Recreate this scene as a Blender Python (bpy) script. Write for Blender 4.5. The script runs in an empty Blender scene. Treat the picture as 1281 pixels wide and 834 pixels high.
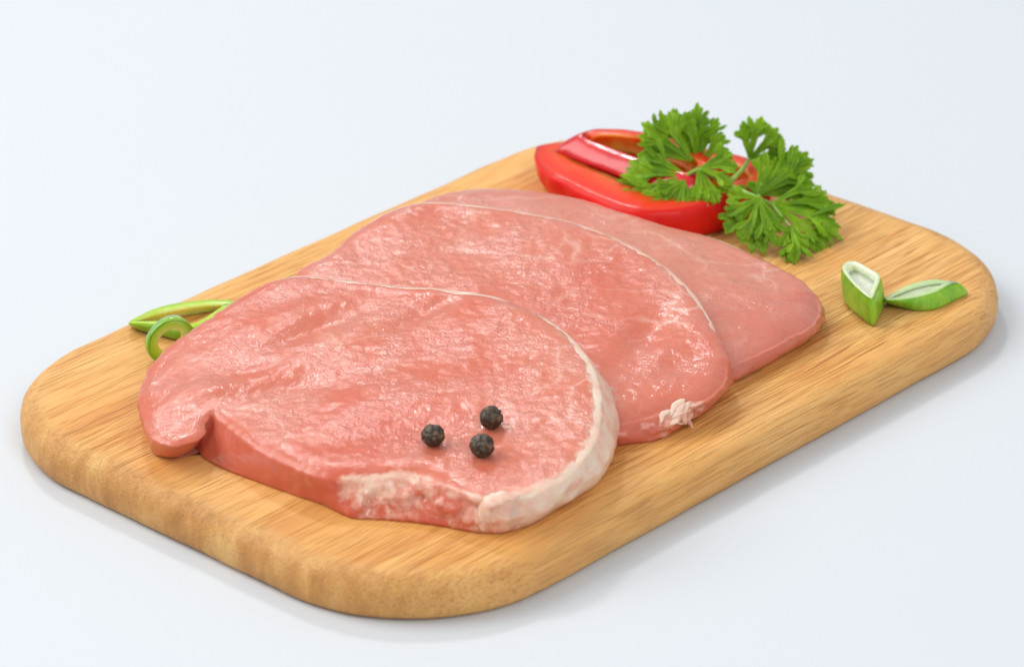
import bpy, bmesh, math, random
import numpy as np
from mathutils import Vector, noise
from mathutils.bvhtree import BVHTree
from mathutils.geometry import delaunay_2d_cdt

random.seed(7)
SC = bpy.context.scene
COL = SC.collection

# ------------------------------------------------------------------ camera, light, exposure
PITCH, DIST, FPX = 0.460953, 0.978459, 5041.384
CP, SP = math.cos(PITCH), math.sin(PITCH)
FW, RT, UP = np.array([0, CP, -SP]), np.array([1.0, 0, 0]), np.array([0, SP, CP])
CAM = -FW * DIST
cd = bpy.data.cameras.new('camera')
cam = bpy.data.objects.new('camera', cd)
COL.objects.link(cam)
cam.location = CAM
cam.rotation_euler = (math.pi / 2 - PITCH, 0, 0)
cd.sensor_width = 36
cd.lens = FPX * 36 / 1281
cd.clip_start, cd.clip_end = 0.02, 50
cd.dof.use_dof = True
cd.dof.focus_distance = 0.925
cd.dof.aperture_fstop = 20
SC.camera = cam

w = bpy.data.worlds.new('World')
SC.world = w
w.use_nodes = True
w.node_tree.nodes['Background'].inputs[0].default_value = (0.93, 0.965, 1.0, 1)
w.node_tree.nodes['Background'].inputs[1].default_value = 0.48


def area(name, loc, target, size, power, col):
    l = bpy.data.lights.new(name, 'AREA')
    l.shape = 'RECTANGLE'
    l.size, l.size_y = size
    l.energy = power
    l.color = col
    o = bpy.data.objects.new(name, l)
    COL.objects.link(o)
    o.location = loc
    o.rotation_euler = (Vector(target) - Vector(loc)).to_track_quat('-Z', 'Y').to_euler()


area('softbox_key', (-1.40, 0.20, 1.40), (0, -0.02, 0), (1.4, 1.4), 22.5, (1.0, 0.985, 0.96))
area('softbox_back', (-0.32, 1.25, 1.42), (0, 0, 0), (0.22, 0.17), 6.5, (1.0, 0.99, 0.98))
area('softbox_fill', (0.55, -1.25, 1.20), (0, 0, 0), (0.9, 0.7), 8.0, (1.0, 0.99, 0.97))

SC.view_settings.view_transform = 'Standard'
SC.view_settings.look = 'None'
SC.view_settings.exposure = 0.27
SC.view_settings.gamma = 1
SC.cycles.use_denoising = True
try:
    SC.cycles.denoiser = 'OPENIMAGEDENOISE'
except Exception:
    pass
SC.cycles.max_bounces = 8
SC.cycles.sample_clamp_indirect = 6


# ------------------------------------------------------------------ helpers
T = 0.010345            # board thickness: the height of its top


def ray(px, py):
    return FW + RT * (px - 640.5) / FPX - UP * (py - 417) / FPX


def on_z(px, py, z):
    """Point of the level z seen at this spot of the photograph."""
    d = ray(px, py)
    return CAM + d * ((z - CAM[2]) / d[2])


def on_plane(px, py, p0, n):
    d = ray(px, py)
    p0, n = np.array(p0), np.array(n)
    return CAM + d * (np.dot(p0 - CAM, n) / np.dot(d, n))


def link(name, verts, faces, mat, parent=None, smooth=True, attrs=None):
    me = bpy.data.meshes.new(name)
    me.from_pydata([tuple(map(float, v)) for v in verts], [], faces)
    me.update()
    if smooth:
        me.polygons.foreach_set('use_smooth', [True] * len(me.polygons))
    for k, a in (attrs or {}).items():
        at = me.attributes.new(k, 'FLOAT', 'POINT')
        at.data.foreach_set('value', np.asarray(a, dtype=np.float32))
    if mat:
        me.materials.append(mat)
    o = bpy.data.objects.new(name, me)
    COL.objects.link(o)
    if parent:
        o.parent = parent
        o.matrix_parent_inverse = parent.matrix_basis.inverted()
    return o


def fix_normals(o):
    bm = bmesh.new()
    bm.from_mesh(o.data)
    bmesh.ops.recalc_face_normals(bm, faces=bm.faces)
    bm.to_mesh(o.data)
    bm.free()


def thing(name, label, cat, loc=(0, 0, 0), group=None):
    o = bpy.data.objects.new(name, None)
    o.empty_display_size = 0.01
    COL.objects.link(o)
    o.location = loc
    tag(o, label, cat, group)
    return o


def tag(o, label, cat, group=None):
    o['label'] = label
    o['category'] = cat
    if group:
        o['group'] = group


def closed_spline(P, n):
    """Uniform-length resampling of a closed Catmull-Rom curve; P may carry extra columns."""
    P = np.asarray(P, float)
    m = len(P)
    out = []
    for i in range(m):
        a, b, c, d = P[i - 1], P[i], P[(i + 1) % m], P[(i + 2) % m]
        for t in np.linspace(0, 1, 24, endpoint=False):
            out.append(0.5 * ((2 * b) + (c - a) * t + (2 * a - 5 * b + 4 * c - d) * t * t + (3 * b - a - 3 * c + d) * t ** 3))
    out = np.array(out)
    Q = np.vstack([out, out[:1]])
    L = np.r_[0, np.cumsum(np.sqrt((np.diff(Q[:, :2], axis=0) ** 2).sum(1)))]
    s = np.linspace(0, L[-1], n, endpoint=False)
    return np.stack([np.interp(s, L, Q[:, k]) for k in range(Q.shape[1])], 1)


def smooth_ring(R, k):
    for _ in range(k):
        R = 0.5 * R + 0.25 * (np.roll(R, 1, 0) + np.roll(R, -1, 0))
    return R


def normals2(R):
    d = np.roll(R, -1, 0)[:, :2] - np.roll(R, 1, 0)[:, :2]
    n = np.stack([d[:, 1], -d[:, 0]], 1)
    n /= np.linalg.norm(n, axis=1)[:, None] + 1e-12
    area2 = (R[:, 0] * np.roll(R[:, 1], -1) - np.roll(R[:, 0], -1) * R[:, 1]).sum()
    return n if area2 > 0 else -n


def nz(x, y, z, s, o=3):
    return noise.fractal(Vector((x * s, y * s, z * s)), 0.8, 2.1, o)


# ------------------------------------------------------------------ materials
class M:
    """Small node-tree builder."""

    def __init__(self, name):
        self.m = bpy.data.materials.new(name)
        self.m.use_nodes = True
        self.t = self.m.node_tree
        self.b = self.t.nodes['Principled BSDF']
        self.out = self.t.nodes['Material Output']

    def n(self, kind, **kw):
        x = self.t.nodes.new(kind)
        for k, v in kw.items():
            setattr(x, k, v)
        return x

    def put(self, sock, v):
        if isinstance(v, bpy.types.NodeSocket):
            self.t.links.new(v, sock)
        elif isinstance(v, (tuple, list)) and len(v) == 3 and sock.type == 'RGBA':
            sock.default_value = (*v, 1)
        else:
            sock.default_value = v

    def coords(self, scale=(1, 1, 1), rot=(0, 0, 0), loc=(0, 0, 0), src='Object'):
        c = self.n('ShaderNodeTexCoord')
        m = self.n('ShaderNodeMapping')
        self.put(m.inputs['Vector'], c.outputs[src])
        m.inputs['Location'].default_value = loc
        m.inputs['Rotation'].default_value = rot
        m.inputs['Scale'].default_value = scale
        return m.outputs[0]

    def noise(self, vec, scale, detail=3, rough=0.55, dist=0.0):
        x = self.n('ShaderNodeTexNoise')
        self.put(x.inputs['Vector'], vec)
        x.inputs['Scale'].default_value = scale
        x.inputs['Detail'].default_value = detail
        x.inputs['Roughness'].default_value = rough
        x.inputs['Distortion'].default_value = dist
        return x.outputs['Fac']

    def vor(self, vec, scale, feature='F1', rnd=1.0):
        x = self.n('ShaderNodeTexVoronoi', feature=feature)
        self.put(x.inputs['Vector'], vec)
        x.inputs['Scale'].default_value = scale
        x.inputs['Randomness'].default_value = rnd
        return x.outputs['Distance']

    def warp(self, vec, scale, amt):
        x = self.n('ShaderNodeTexNoise')
        self.put(x.inputs['Vector'], vec)
        x.inputs['Scale'].default_value = scale
        s = self.n('ShaderNodeVectorMath', operation='SUBTRACT')
        self.put(s.inputs[0], x.outputs['Color'])
        s.inputs[1].default_value = (0.5, 0.5, 0.5)
        m = self.n('ShaderNodeVectorMath', operation='SCALE')
        self.put(m.inputs[0], s.outputs[0])
        m.inputs['Scale'].default_value = amt
        a = self.n('ShaderNodeVectorMath', operation='ADD')
        self.put(a.inputs[0], vec)
        self.put(a.inputs[1], m.outputs[0])
        return a.outputs[0]

    def ramp(self, fac, stops):
        r = self.n('ShaderNodeValToRGB')
        self.put(r.inputs[0], fac)
        e = r.color_ramp.elements
        while len(e) < len(stops):
            e.new(0.5)
        for k, (p, c) in enumerate(stops):
            e[k].position = p
            e[k].color = (c, c, c, 1) if isinstance(c, (int, float)) else (*c, 1)
        return r.outputs[0]

    def mix(self, fac, a, b, blend='MIX'):
        x = self.n('ShaderNodeMix', data_type='RGBA', blend_type=blend)
        self.put(x.inputs['Factor'], fac)
        self.put(x.inputs[6], a)
        self.put(x.inputs[7], b)
        return x.outputs[2]

    def math(self, op, a, b=0.0, clamp=False):
        x = self.n('ShaderNodeMath', operation=op)
        x.use_clamp = clamp
        self.put(x.inputs[0], a)
        self.put(x.inputs[1], b)
        return x.outputs[0]

    def attr(self, name):
        return self.n('ShaderNodeAttribute', attribute_name=name).outputs['Fac']

    def bump(self, h, strength, dist, normal=None):
        x = self.n('ShaderNodeBump')
        self.put(x.inputs['Height'], h)
        x.inputs['Strength'].default_value = strength
        x.inputs['Distance'].default_value = dist
        if normal is not None:
            self.put(x.inputs['Normal'], normal)
        return x.outputs[0]

    def set(self, **kw):
        for k, v in kw.items():
            self.put(self.b.inputs[k.replace('_', ' ')], v)
        return self


def mat_table():
    m = M('white_table')
    c = m.coords()
    f = m.noise(c, 6, 3)
    m.set(Base_Color=m.mix(f, (0.635, 0.67, 0.705), (0.65, 0.685, 0.72)), Roughness=0.55)
    m.put(m.b.inputs['Specular IOR Level'], 0.25)
    return m.m


def mat_wood():
    m = M('oiled_wood')
    # x runs along the grain; every pattern is solid, so ends and sides show the same wood cut across
    c0 = m.coords()
    cw = m.warp(c0, 14, 0.006)
    g = m.n('ShaderNodeMapping')
    m.put(g.inputs['Vector'], cw)
    g.inputs['Scale'].default_value = (0.055, 1, 1)
    gv = g.outputs[0]
    broad = m.noise(gv, 75, 3, 0.55, 0.4)
    mid = m.noise(gv, 420, 4, 0.6)
    fine = m.noise(gv, 1700, 3, 0.6)
    patch = m.noise(c0, 26, 3, 0.5)
    col = m.ramp(broad, [(0.28, (0.60, 0.25, 0.060)), (0.42, (0.72, 0.345, 0.090)), (0.56, (0.80, 0.42, 0.125)), (0.74, (0.84, 0.49, 0.175))])
    col = m.mix(m.ramp(mid, [(0.42, 0.0), (0.64, 0.5)]), col, (0.64, 0.27, 0.060))
    col = m.mix(m.ramp(patch, [(0.45, 0.0), (0.70, 0.42)]), col, (0.84, 0.52, 0.20))
    streak = m.noise(gv, 170, 2, 0.5)
    col = m.mix(m.ramp(streak, [(0.60, 0.0), (0.70, 0.55)]), col, (0.56, 0.20, 0.040))
    # pores: narrow dark open streaks
    p = m.n('ShaderNodeMapping')
    m.put(p.inputs['Vector'], m.warp(c0, 30, 0.0016))
    p.inputs['Scale'].default_value = (0.022, 1, 1)
    pore = m.noise(p.outputs[0], 2500, 1.0, 0.5)
    dens = m.noise(gv, 60, 2)
    dsh = m.math('MULTIPLY', m.math('SUBTRACT', dens, 0.5), 0.30)
    pm = m.ramp(m.math('ADD', pore, dsh), [(0.56, 0.0), (0.63, 1.0)])
    p2 = m.noise(p.outputs[0], 1500, 1.0, 0.5)
    pm2 = m.ramp(m.math('ADD', p2, dsh), [(0.66, 0.0), (0.71, 1.0)])
    pa = m.math('MAXIMUM', m.math('MULTIPLY', pm, 0.52), m.math('MULTIPLY', pm2, 0.85))
    col = m.mix(pa, col, (0.42, 0.135, 0.020))
    col = m.mix(m.math('MULTIPLY', m.ramp(fine, [(0.5, 0.0), (0.75, 1.0)]), 0.25), col, (0.88, 0.62, 0.30))
    # sanded, paler and duller round the edge and on the sides
    e = m.attr('edge')
    col = m.mix(m.math('MULTIPLY', e, 0.25), col, (0.78, 0.49, 0.20))
    # end faces: mottled, with dots of cut vessels
    en = m.attr('endgrain')
    ring = m.noise(m.warp(m.coords(scale=(1, 1, 0.45)), 40, 0.012), 75, 4, 0.65)
    ecol = m.ramp(ring, [(0.36, (0.36, 0.145, 0.038)), (0.48, (0.54, 0.25, 0.072)), (0.62, (0.72, 0.42, 0.15))])
    dots = m.noise(c0, 1900, 2, 0.6)
    ecol = m.mix(m.ramp(dots, [(0.54, 0.0), (0.66, 0.38)]), ecol, (0.33, 0.15, 0.05))
    col = m.mix(m.math('MULTIPLY', en, 0.8), col, ecol)
    h = m.math('SUBTRACT', m.math('MULTIPLY', fine, 0.25), m.math('MULTIPLY', pa, 1.0))
    h = m.math('ADD', h, m.math('MULTIPLY', m.noise(c0, 1500, 2), m.math('MULTIPLY', e, 0.8)))
    m.set(Base_Color=col, Roughness=m.ramp(broad, [(0.3, 0.42), (0.7, 0.56)]), Normal=m.bump(h, 0.55, 0.0004))
    m.put(m.b.inputs['Specular IOR Level'], 0.25)
    return m.m


def mat_meat(name, lean, deep, pale, seed, fibre=0.0, glint=1.0):
    m = M(name)
    c0 = m.coords(loc=(seed, seed * 0.7, 0))
    cw = m.warp(c0, 60, 0.006)
    a = m.noise(c0, 20, 2, 0.5)
    b = m.noise(cw, 150, 4, 0.6)
    fib = m.coords(scale=(0.6, 1, 1), rot=(0, 0, fibre), loc=(seed, 0, 0))
    f = m.noise(m.warp(fib, 90, 0.004), 900, 3, 0.6)
    col = m.ramp(a, [(0.30, deep), (0.5, lean), (0.70, pale)])
    col = m.mix(m.math('MULTIPLY', m.ramp(b, [(0.45, 0.0), (0.68, 1.0)]), 0.22), col, pale)
    col = m.mix(m.math('MULTIPLY', m.ramp(f, [(0.45, 0.0), (0.65, 1.0)]), 0.14), col, (0.74, 0.34, 0.26))
    col = m.mix(m.math('MULTIPLY', m.ramp(f, [(0.38, 1.0), (0.52, 0.0)]), 0.07), col, deep)
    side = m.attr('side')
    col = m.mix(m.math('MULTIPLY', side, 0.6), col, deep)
    # thin marbling
    v = m.vor(m.warp(cw, 130, 0.006), 42, 'DISTANCE_TO_EDGE')
    vm = m.math('MULTIPLY', m.ramp(v, [(0.0, 1.0), (0.030, 0.0)]), m.ramp(m.noise(c0, 40, 2), [(0.46, 0.0), (0.66, 0.40)]))
    vm = m.math('MULTIPLY', vm, m.math('SUBTRACT', 1.0, side))
    col = m.mix(vm, col, (0.86, 0.58, 0.48))
    # fat and membrane of the rim, broken up along its border
    fa = m.math('ADD', m.attr('fat'), m.math('MULTIPLY', m.math('SUBTRACT', m.noise(m.warp(c0, 200, 0.004), 330, 4, 0.65), 0.5), 0.9))
    fm = m.ramp(fa, [(0.44, 0.0), (0.76, 0.82)])
    fcol = m.ramp(m.noise(cw, 200, 4, 0.6), [(0.35, (0.80, 0.45, 0.34)), (0.52, (0.85, 0.63, 0.48)), (0.7, (0.88, 0.73, 0.59))])
    col = m.mix(fm, col, fcol)
    # wet, pebbled cut face: fibre bundles with a film of juice
    g1 = m.noise(m.warp(c0, 500, 0.0008), 1900, 2.5, 0.6)
    g2 = m.vor(m.warp(fib, 300, 0.002), 1500)
    g3 = m.noise(cw, 330, 3, 0.6)
    wet = m.ramp(m.noise(c0, 85, 3, 0.6), [(0.36, 0.35), (0.64, 1.0)])
    fl = m.math('MULTIPLY', wet, m.math('SUBTRACT', 1.0, m.math('MULTIPLY', side, 0.75)))
    h = m.math('ADD', m.math('MULTIPLY', g1, 1.0), m.math('MULTIPLY', g2, 0.4))
    h = m.math('ADD', m.math('MULTIPLY', h, fl), m.math('MULTIPLY', g3, 0.40))
    nrm = m.bump(h, 1.0, 0.00016 * glint)
    cn = m.bump(h, 1.0, 0.000150 * glint)
    m.set(Base_Color=col, Roughness=0.45, Normal=nrm)
    m.put(m.b.inputs['Subsurface Weight'], 0.5)
    m.put(m.b.inputs['Subsurface Radius'], (1.0, 0.30, 0.18))
    m.put(m.b.inputs['Subsurface Scale'], 0.0018)
    m.put(m.b.inputs['Specular IOR Level'], 0.2)
    m.put(m.b.inputs['Coat Weight'], m.ramp(wet, [(0.3, 0.20), (0.95, 1.0)]))
    m.put(m.b.inputs['Coat Roughness'], 0.06)
    m.put(m.b.inputs['Coat Normal'], cn)
    return m.m


def mat_fat(name='pork_fat', deep=0.6):
    m = M(name)
    c0 = m.coords()
    cw = m.warp(c0, 150, 0.004)
    col = m.ramp(m.noise(cw, 240, 4, 0.6), [(0.30, (0.80, 0.40, 0.29)), (0.47, (0.84, 0.55, 0.42)), (0.68, (0.86, 0.65, 0.51))])
    th = m.attr('thin')
    col = m.mix(m.math('MULTIPLY', th, 0.62), col, (0.80, 0.34, 0.27))
    nrm = m.bump(m.noise(cw, 700, 3, 0.5), 0.25, 0.0004)
    m.set(Base_Color=col, Roughness=0.38, Normal=nrm)
    m.put(m.b.inputs['Subsurface Weight'], deep)
    m.put(m.b.inputs['Subsurface Radius'], (1.0, 0.5, 0.35))
    m.put(m.b.inputs['Subsurface Scale'], 0.003)
    m.put(m.b.inputs['Coat Weight'], 0.3)
    m.put(m.b.inputs['Coat Roughness'], 0.2)
    return m.m


def mat_simple(name, stops, scale, rough=0.3, coat=0.0, sss=0.0, sssr=(1, 0.4, 0.2), bumps=(0.2, 600, 0.0003), spec=0.5):
    m = M(name)
    c = m.coords()
    col = m.ramp(m.noise(m.warp(c, 80, 0.004), scale, 4, 0.6), stops)
    m.set(Base_Color=col, Roughness=rough, Normal=m.bump(m.noise(c, bumps[1], 3), bumps[0], bumps[2]))
    m.put(m.b.inputs['Coat Weight'], coat)
    m.put(m.b.inputs['Coat Roughness'], 0.08)
    m.put(m.b.inputs['Specular IOR Level'], spec)
    if sss:
        m.put(m.b.inputs['Subsurface Weight'], sss)
        m.put(m.b.inputs['Subsurface Radius'], sssr)
        m.put(m.b.inputs['Subsurface Scale'], 0.0015)
    return m.m


def mat_leaf():
    m = M('parsley_leaf')
    c = m.coords()
    col = m.ramp(m.noise(c, 120, 3, 0.6), [(0.34, (0.17, 0.38, 0.004)), (0.52, (0.32, 0.58, 0.008)), (0.72, (0.48, 0.72, 0.02))])
    vein = m.attr('vein')
    vm = m.ramp(vein, [(0.0, 1.0), (0.22, 0.0)])
    col = m.mix(m.math('MULTIPLY', vm, 0.5), col, (0.32, 0.55, 0.06))
    cell = m.noise(c, 1300, 3)
    nrm = m.bump(m.math('ADD', cell, m.math('MULTIPLY', vm, -1.2)), 0.5, 0.0003)
    m.set(Base_Color=col, Roughness=0.36, Normal=nrm)
    m.put(m.b.inputs['Specular IOR Level'], 0.45)
    tr = m.n('ShaderNodeBsdfTranslucent')
    m.put(tr.inputs['Color'], m.mix(0.5, col, (0.42, 0.70, 0.015)))
    mx = m.n('ShaderNodeMixShader')
    mx.inputs[0].default_value = 0.48
    m.put(mx.inputs[1], m.b.outputs[0])
    m.put(mx.inputs[2], tr.outputs[0])
    m.put(m.out.inputs['Surface'], mx.outputs[0])
    return m.m


def mat_scallion():
    m = M('scallion_green')
    c = m.coords(scale=(1, 1, 0.2))
    f = m.noise(c, 900, 3)
    col = m.ramp(m.noise(m.coords(), 130, 3), [(0.35, (0.15, 0.40, 0.012)), (0.6, (0.30, 0.55, 0.025)), (0.8, (0.46, 0.64, 0.08))])
    col = m.mix(m.math('MULTIPLY', m.ramp(f, [(0.45, 0.0), (0.65, 1.0)]), 0.3), col, (0.42, 0.66, 0.10))
    inn = m.attr('inner')
    col = m.mix(inn, col, m.ramp(m.noise(m.coords(), 700, 3), [(0.4, (0.74, 0.80, 0.58)), (0.65, (0.86, 0.88, 0.78))]))
    m.set(Base_Color=col, Roughness=0.3, Normal=m.bump(f, 0.25, 0.0002))
    m.put(m.b.inputs['Subsurface Weight'], 0.6)
    m.put(m.b.inputs['Subsurface Radius'], (0.8, 1.0, 0.4))
    m.put(m.b.inputs['Subsurface Scale'], 0.0025)
    return m.m


def mat_pepper_flesh(name, rim, inner, inner2):
    m = M(name)
    c = m.coords()
    inn = m.attr('inner')
    n = m.noise(m.warp(c, 120, 0.004), 140, 3)
    ic = m.mix(m.ramp(n, [(0.40, 0.0), (0.62, 1.0)]), inner, inner2)
    col = m.mix(m.ramp(inn, [(0.35, 0.0), (0.95, 1.0)]), rim, ic)
    m.set(Base_Color=col, Roughness=0.28, Normal=m.bump(m.noise(c, 900, 3), 0.3, 0.0003))
    m.put(m.b.inputs['Subsurface Weight'], 0.9)
    m.put(m.b.inputs['Subsurface Radius'], (1.0, 0.4, 0.12))
    m.put(m.b.inputs['Subsurface Scale'], 0.006)
    m.put(m.b.inputs['Specular IOR Level'], 0.35)
    return m.m


def mat_peppercorn():
    m = M('black_peppercorn')
    c = m.coords()
    n = m.noise(m.warp(c, 500, 0.001), 700, 4, 0.65)
    col = m.ramp(n, [(0.36, (0.020, 0.013, 0.008)), (0.52, (0.060, 0.038, 0.020)), (0.68, (0.22, 0.13, 0.055))])
    m.set(Base_Color=col, Roughness=0.40, Normal=m.bump(m.noise(c, 900, 2), 0.2, 0.00025))
    return m.m


TABLE, WOOD, FAT, SCRAP = mat_table(), mat_wood(), mat_fat(), mat_fat('pork_fat_scrap', 0.08)

# ------------------------------------------------------------------ setting: the white table
tb = link('table_surface', [(-3, -2, 0), (3, -2, 0), (3, 4, 0), (-3, 4, 0)], [(0, 1, 2, 3)], TABLE, smooth=False)
tb['kind'] = 'structure'

# ------------------------------------------------------------------ cutting board
BL, BW, BR, YAW = 0.22857, 0.150, 0.03973, 0.831734
BC = (0.0026835, -0.0199275)


def round_rect(L, W, r, n_c=28, n_s=40, bow=0.0012):
    pts = []
    for cx, cy, a0, sx, sy in ((L / 2 - r, W / 2 - r, 0, 0, 1), (-L / 2 + r, W / 2 - r, 90, 0, 0), (-L / 2 + r, -W / 2 + r, 180, 0, 0), (L / 2 - r, -W / 2 + r, 270, 0, 0)):
        for k in range(n_c):
            a = math.radians(a0 + 90 * k / (n_c - 1))
            pts.append((cx + r * math.cos(a), cy + r * math.sin(a)))
    out = []
    m = len(pts)
    for i in range(m):
        a, b = pts[i], pts[(i + 1) % m]
        d = math.hypot(b[0] - a[0], b[1] - a[1])
        k = n_s if d > 0.02 else 1
        for j in range(k):
            t = j / k
            out.append((a[0] + (b[0] - a[0]) * t, a[1] + (b[1] - a[1]) * t))
    return np.array(out)


def build_board():
    prof = [(0.0040, 0.0), (0.0022, 0.0), (0.0010, 0.0006), (0.0003, 0.0018), (0.0, 0.0036), (0.0, 0.0058), (0.0004, 0.0074), (0.0011, 0.0086),
            (0.0021, 0.0095), (0.0034, 0.01008), (0.0050, 0.01032), (0.0075, T), (0.012, T), (0.022, T), (0.035, T)]
    O = round_rect(BL, BW, BR)
    n = len(O)
    nn = normals2(O)
    V, E, G = [], [], []
    for ins, z in prof:
        Q = round_rect(BL - 2 * ins, BW - 2 * ins, max(BR - ins, 0.004))
        for k in range(n):
            x, y = Q[k]
            wob = 0.00022 * nz(O[k, 0], O[k, 1], z, 70, 2) if ins < 0.01 else 0
            V.append((x + nn[k, 0] * wob, y + nn[k, 1] * wob, z + (wob * 0.4 if 0.0085 < z < T else 0)))
            E.append(1.0 if ins < 0.003 else max(0.0, 1 - (ins - 0.003) / 0.004))
            G.append((max(0.0, abs(nn[k, 0]) - 0.45) / 0.55) * (1.0 if ins < 0.0025 else max(0.0, 1 - (ins - 0.0025) / 0.004)))
    F = []
    for r in range(len(prof) - 1):
        for k in range(n):
            F.append((r * n + k, r * n + (k + 1) % n, (r + 1) * n + (k + 1) % n, (r + 1) * n + k))
    F.append(tuple(reversed(range(n))))
    F.append(tuple(range((len(prof) - 1) * n, len(prof) * n)))
    o = link('cutting_board', V, F, WOOD, attrs={'edge': E, 'endgrain': G})
    o.location = (BC[0], BC[1], 0.0002)
    o.rotation_euler = (0, 0, YAW)
    tag(o, 'rounded wooden cutting board with honey brown grain lying on the white table', 'cutting board')


build_board()
T += 0.0002

# ------------------------------------------------------------------ pork steaks
NS = 520


def plane_z(pl, x, y):
    z0, x0, y0, g, dx, dy = pl
    return z0 + g * ((x - x0) * dx + (y - y0) * dy)


def plane_pn(pl):
    z0, x0, y0, g, dx, dy = pl
    return (x0, y0, z0), (-g * dx, -g * dy, 1.0)


def steak(name, label, pl, thick, ctrl, relief, mat, seed, dents=(), edge_fat=0.35, group='pork steaks', roll=(0.0011, 0.0009)):
    """ctrl: (top px, top py, bottom px, bottom py | None, fat of rim 0..1, droop)"""
    root_xy = on_z(*ctrl[0][:2], T)
    p0, nrm = plane_pn(pl)
    rows = []
    for tx, ty, bx, by, fat, bulge in ctrl:
        a = on_plane(tx, ty, p0, nrm)
        if bx is None:
            b = np.array([np.nan, np.nan, 0])
        else:
            b = on_z(bx, by, T)
        rows.append([a[0], a[1], b[0], b[1], 0.0 if bx is None else 1.0, fat, bulge])
    rows = np.array(rows)
    cen = rows[:, :2].mean(0)
    for r in rows:
        if r[4] == 0:
            d = cen - r[:2]
            r[2:4] = r[:2] + d / np.linalg.norm(d) * 0.0012
    S = closed_spline(rows, NS)
    n0 = normals2(S)
    for i in range(NS):
        j_ = (0.00045 if S[i, 5] < 0.3 else 0.0002) * nz(S[i, 0] + seed, S[i, 1], 0.5, 330, 3)
        S[i, :2] += n0[i] * j_
    top, bot, vis, fat, bul = S[:, :2], S[:, 2:4], S[:, 4], np.clip(S[:, 5], 0, 1), S[:, 6]
    nn = normals2(top)
    zt = np.array([plane_z(pl, x, y) for x, y in top])
    zb_free = np.maximum(zt - thick, T)
    zb = np.where(vis > 0.5, T, zb_free)
    zb = smooth_ring(zb[:, None], 12)[:, 0]
    V, FA, SI = [], [], []
    rings = []
    s_idx = np.arange(NS)

    def add_ring(P, f, sd):
        rings.append(P)
        V.extend(P.tolist())
        FA.extend(np.clip(f, 0, 1).tolist())
        SI.extend(np.broadcast_to(sd, (NS,)).tolist())

    # underside
    bc = bot.mean(0)
    zc = float(zb.mean())
    for k in (0.05, 0.5, 0.93):
        P = np.c_[bc + (bot - bc) * k, np.maximum(zb, 0)]
        P[:, 2] = np.where(P[:, 2] < T + 1e-5, T + 0.0001, P[:, 2])
        add_ring(P, fat * 0, 1.0)
    vs = np.clip(smooth_ring(vis[:, None], 30)[:, 0], 0, 1)
    dr = 0.0011 + (roll[0] - 0.0011) * vs
    dl = 0.0009 + (roll[1] - 0.0009) * vs
    # side wall
    NV = 16
    for k in range(NV):
        v = k / (NV - 1)
        vz = 0.02 + 0.90 * v
        hor = bot * (1 - v) + top * v
        prof = math.sin(math.pi * min(1, v * 0.93 + 0.07)) ** 0.8
        z = zb + (zt - zb) * 0.02 + ((zt - zb) * 0.98 - dr * 0.8) * v
        P = np.c_[hor + nn * (bul * prof)[:, None], z]
        for i in range(NS):
            x, y, zz = P[i]
            torn = max(0.0, min(1.0, (fat[i] - 0.3) * 5)) * (1 if fat[i] < 0.8 else 0.3) * (1 if vis[i] > 0.5 else 0)
            d = (0.00042 + 0.0011 * torn) * nz(x + seed, y, zz * 1.4, 210, 4) + 0.00055 * nz(x, y + seed, zz, 80, 2)
            P[i, 0] += nn[i, 0] * d * math.sin(math.pi * (0.08 + 0.86 * v))
            P[i, 1] += nn[i, 1] * d * math.sin(math.pi * (0.08 + 0.86 * v))
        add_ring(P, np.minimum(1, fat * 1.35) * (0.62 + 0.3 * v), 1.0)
    # rounded shoulder of the cut face
    base = np.c_[top + nn * (bul * 0.25)[:, None], zt]
    c3 = np.array([*top.mean(0), 0])
    nsm = smooth_ring(nn, 6)

    def face_z(x, y, ins, k):
        z = plane_z(pl, x, y) + min(1.0, ins / 0.004) * relief(x, y)
        for (dx, dy, rx, ry, ang, dep) in dents:
            ca, sa = math.cos(ang), math.sin(ang)
            u, q = (x - dx) * ca + (y - dy) * sa, -(x - dx) * sa + (y - dy) * ca
            z += dep * math.exp(-(u / rx) ** 2 - (q / ry) ** 2)
        return z - dr[k] * math.exp(-ins / dl[k])

    def face_fat(ins, ft):
        fw = 0.0006 + 0.0050 * np.maximum(0, ft - 0.55)
        f = np.where(ins < fw * 1.6, 0.95 * (1 - ins / (fw * 1.6)) + 0.15, 0) * np.maximum(ft, edge_fat)
        return np.maximum(f, np.minimum(1, ft * 1.9) * np.exp(-ins / (0.0006 + 0.0036 * np.clip(ft - 0.25, 0, 0.3))))

    nreal = None
    for ins in [0.0004, 0.0010, 0.0016] + [0.0022 + 0.0006 * k for k in range(14)]:
        P = base.copy()
        P[:, :2] -= nsm * ins
        for i in range(NS):
            P[i, 2] = face_z(P[i, 0], P[i, 1], ins, i)
        if ins < 0.0017:
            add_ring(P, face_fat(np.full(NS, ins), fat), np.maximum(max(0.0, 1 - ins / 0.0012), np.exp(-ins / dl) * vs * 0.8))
            nreal = len(rings)
        else:
            rings.append(P)                                # only guides for the rim of fat
    Fc = []
    for r in range(nreal - 1):
        o0, o1 = r * NS, (r + 1) * NS
        for i in range(NS):
            j = (i + 1) % NS
            Fc.append((o0 + i, o0 + j, o1 + j, o1 + i))
    # inside of the cut face: an even net of points, triangulated
    bd = rings[nreal - 1][:, :2]
    st = 0.00072
    xs = np.arange(bd[:, 0].min(), bd[:, 0].max(), st)
    ys = np.arange(bd[:, 1].min(), bd[:, 1].max(), st * 0.866)
    rg = np.random.default_rng(5)
    G = np.array([(x + (0.5 * st if k % 2 else 0), y) for k, y in enumerate(ys) for x in xs])
    G += rg.uniform(-0.00012, 0.00012, G.shape)
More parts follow.
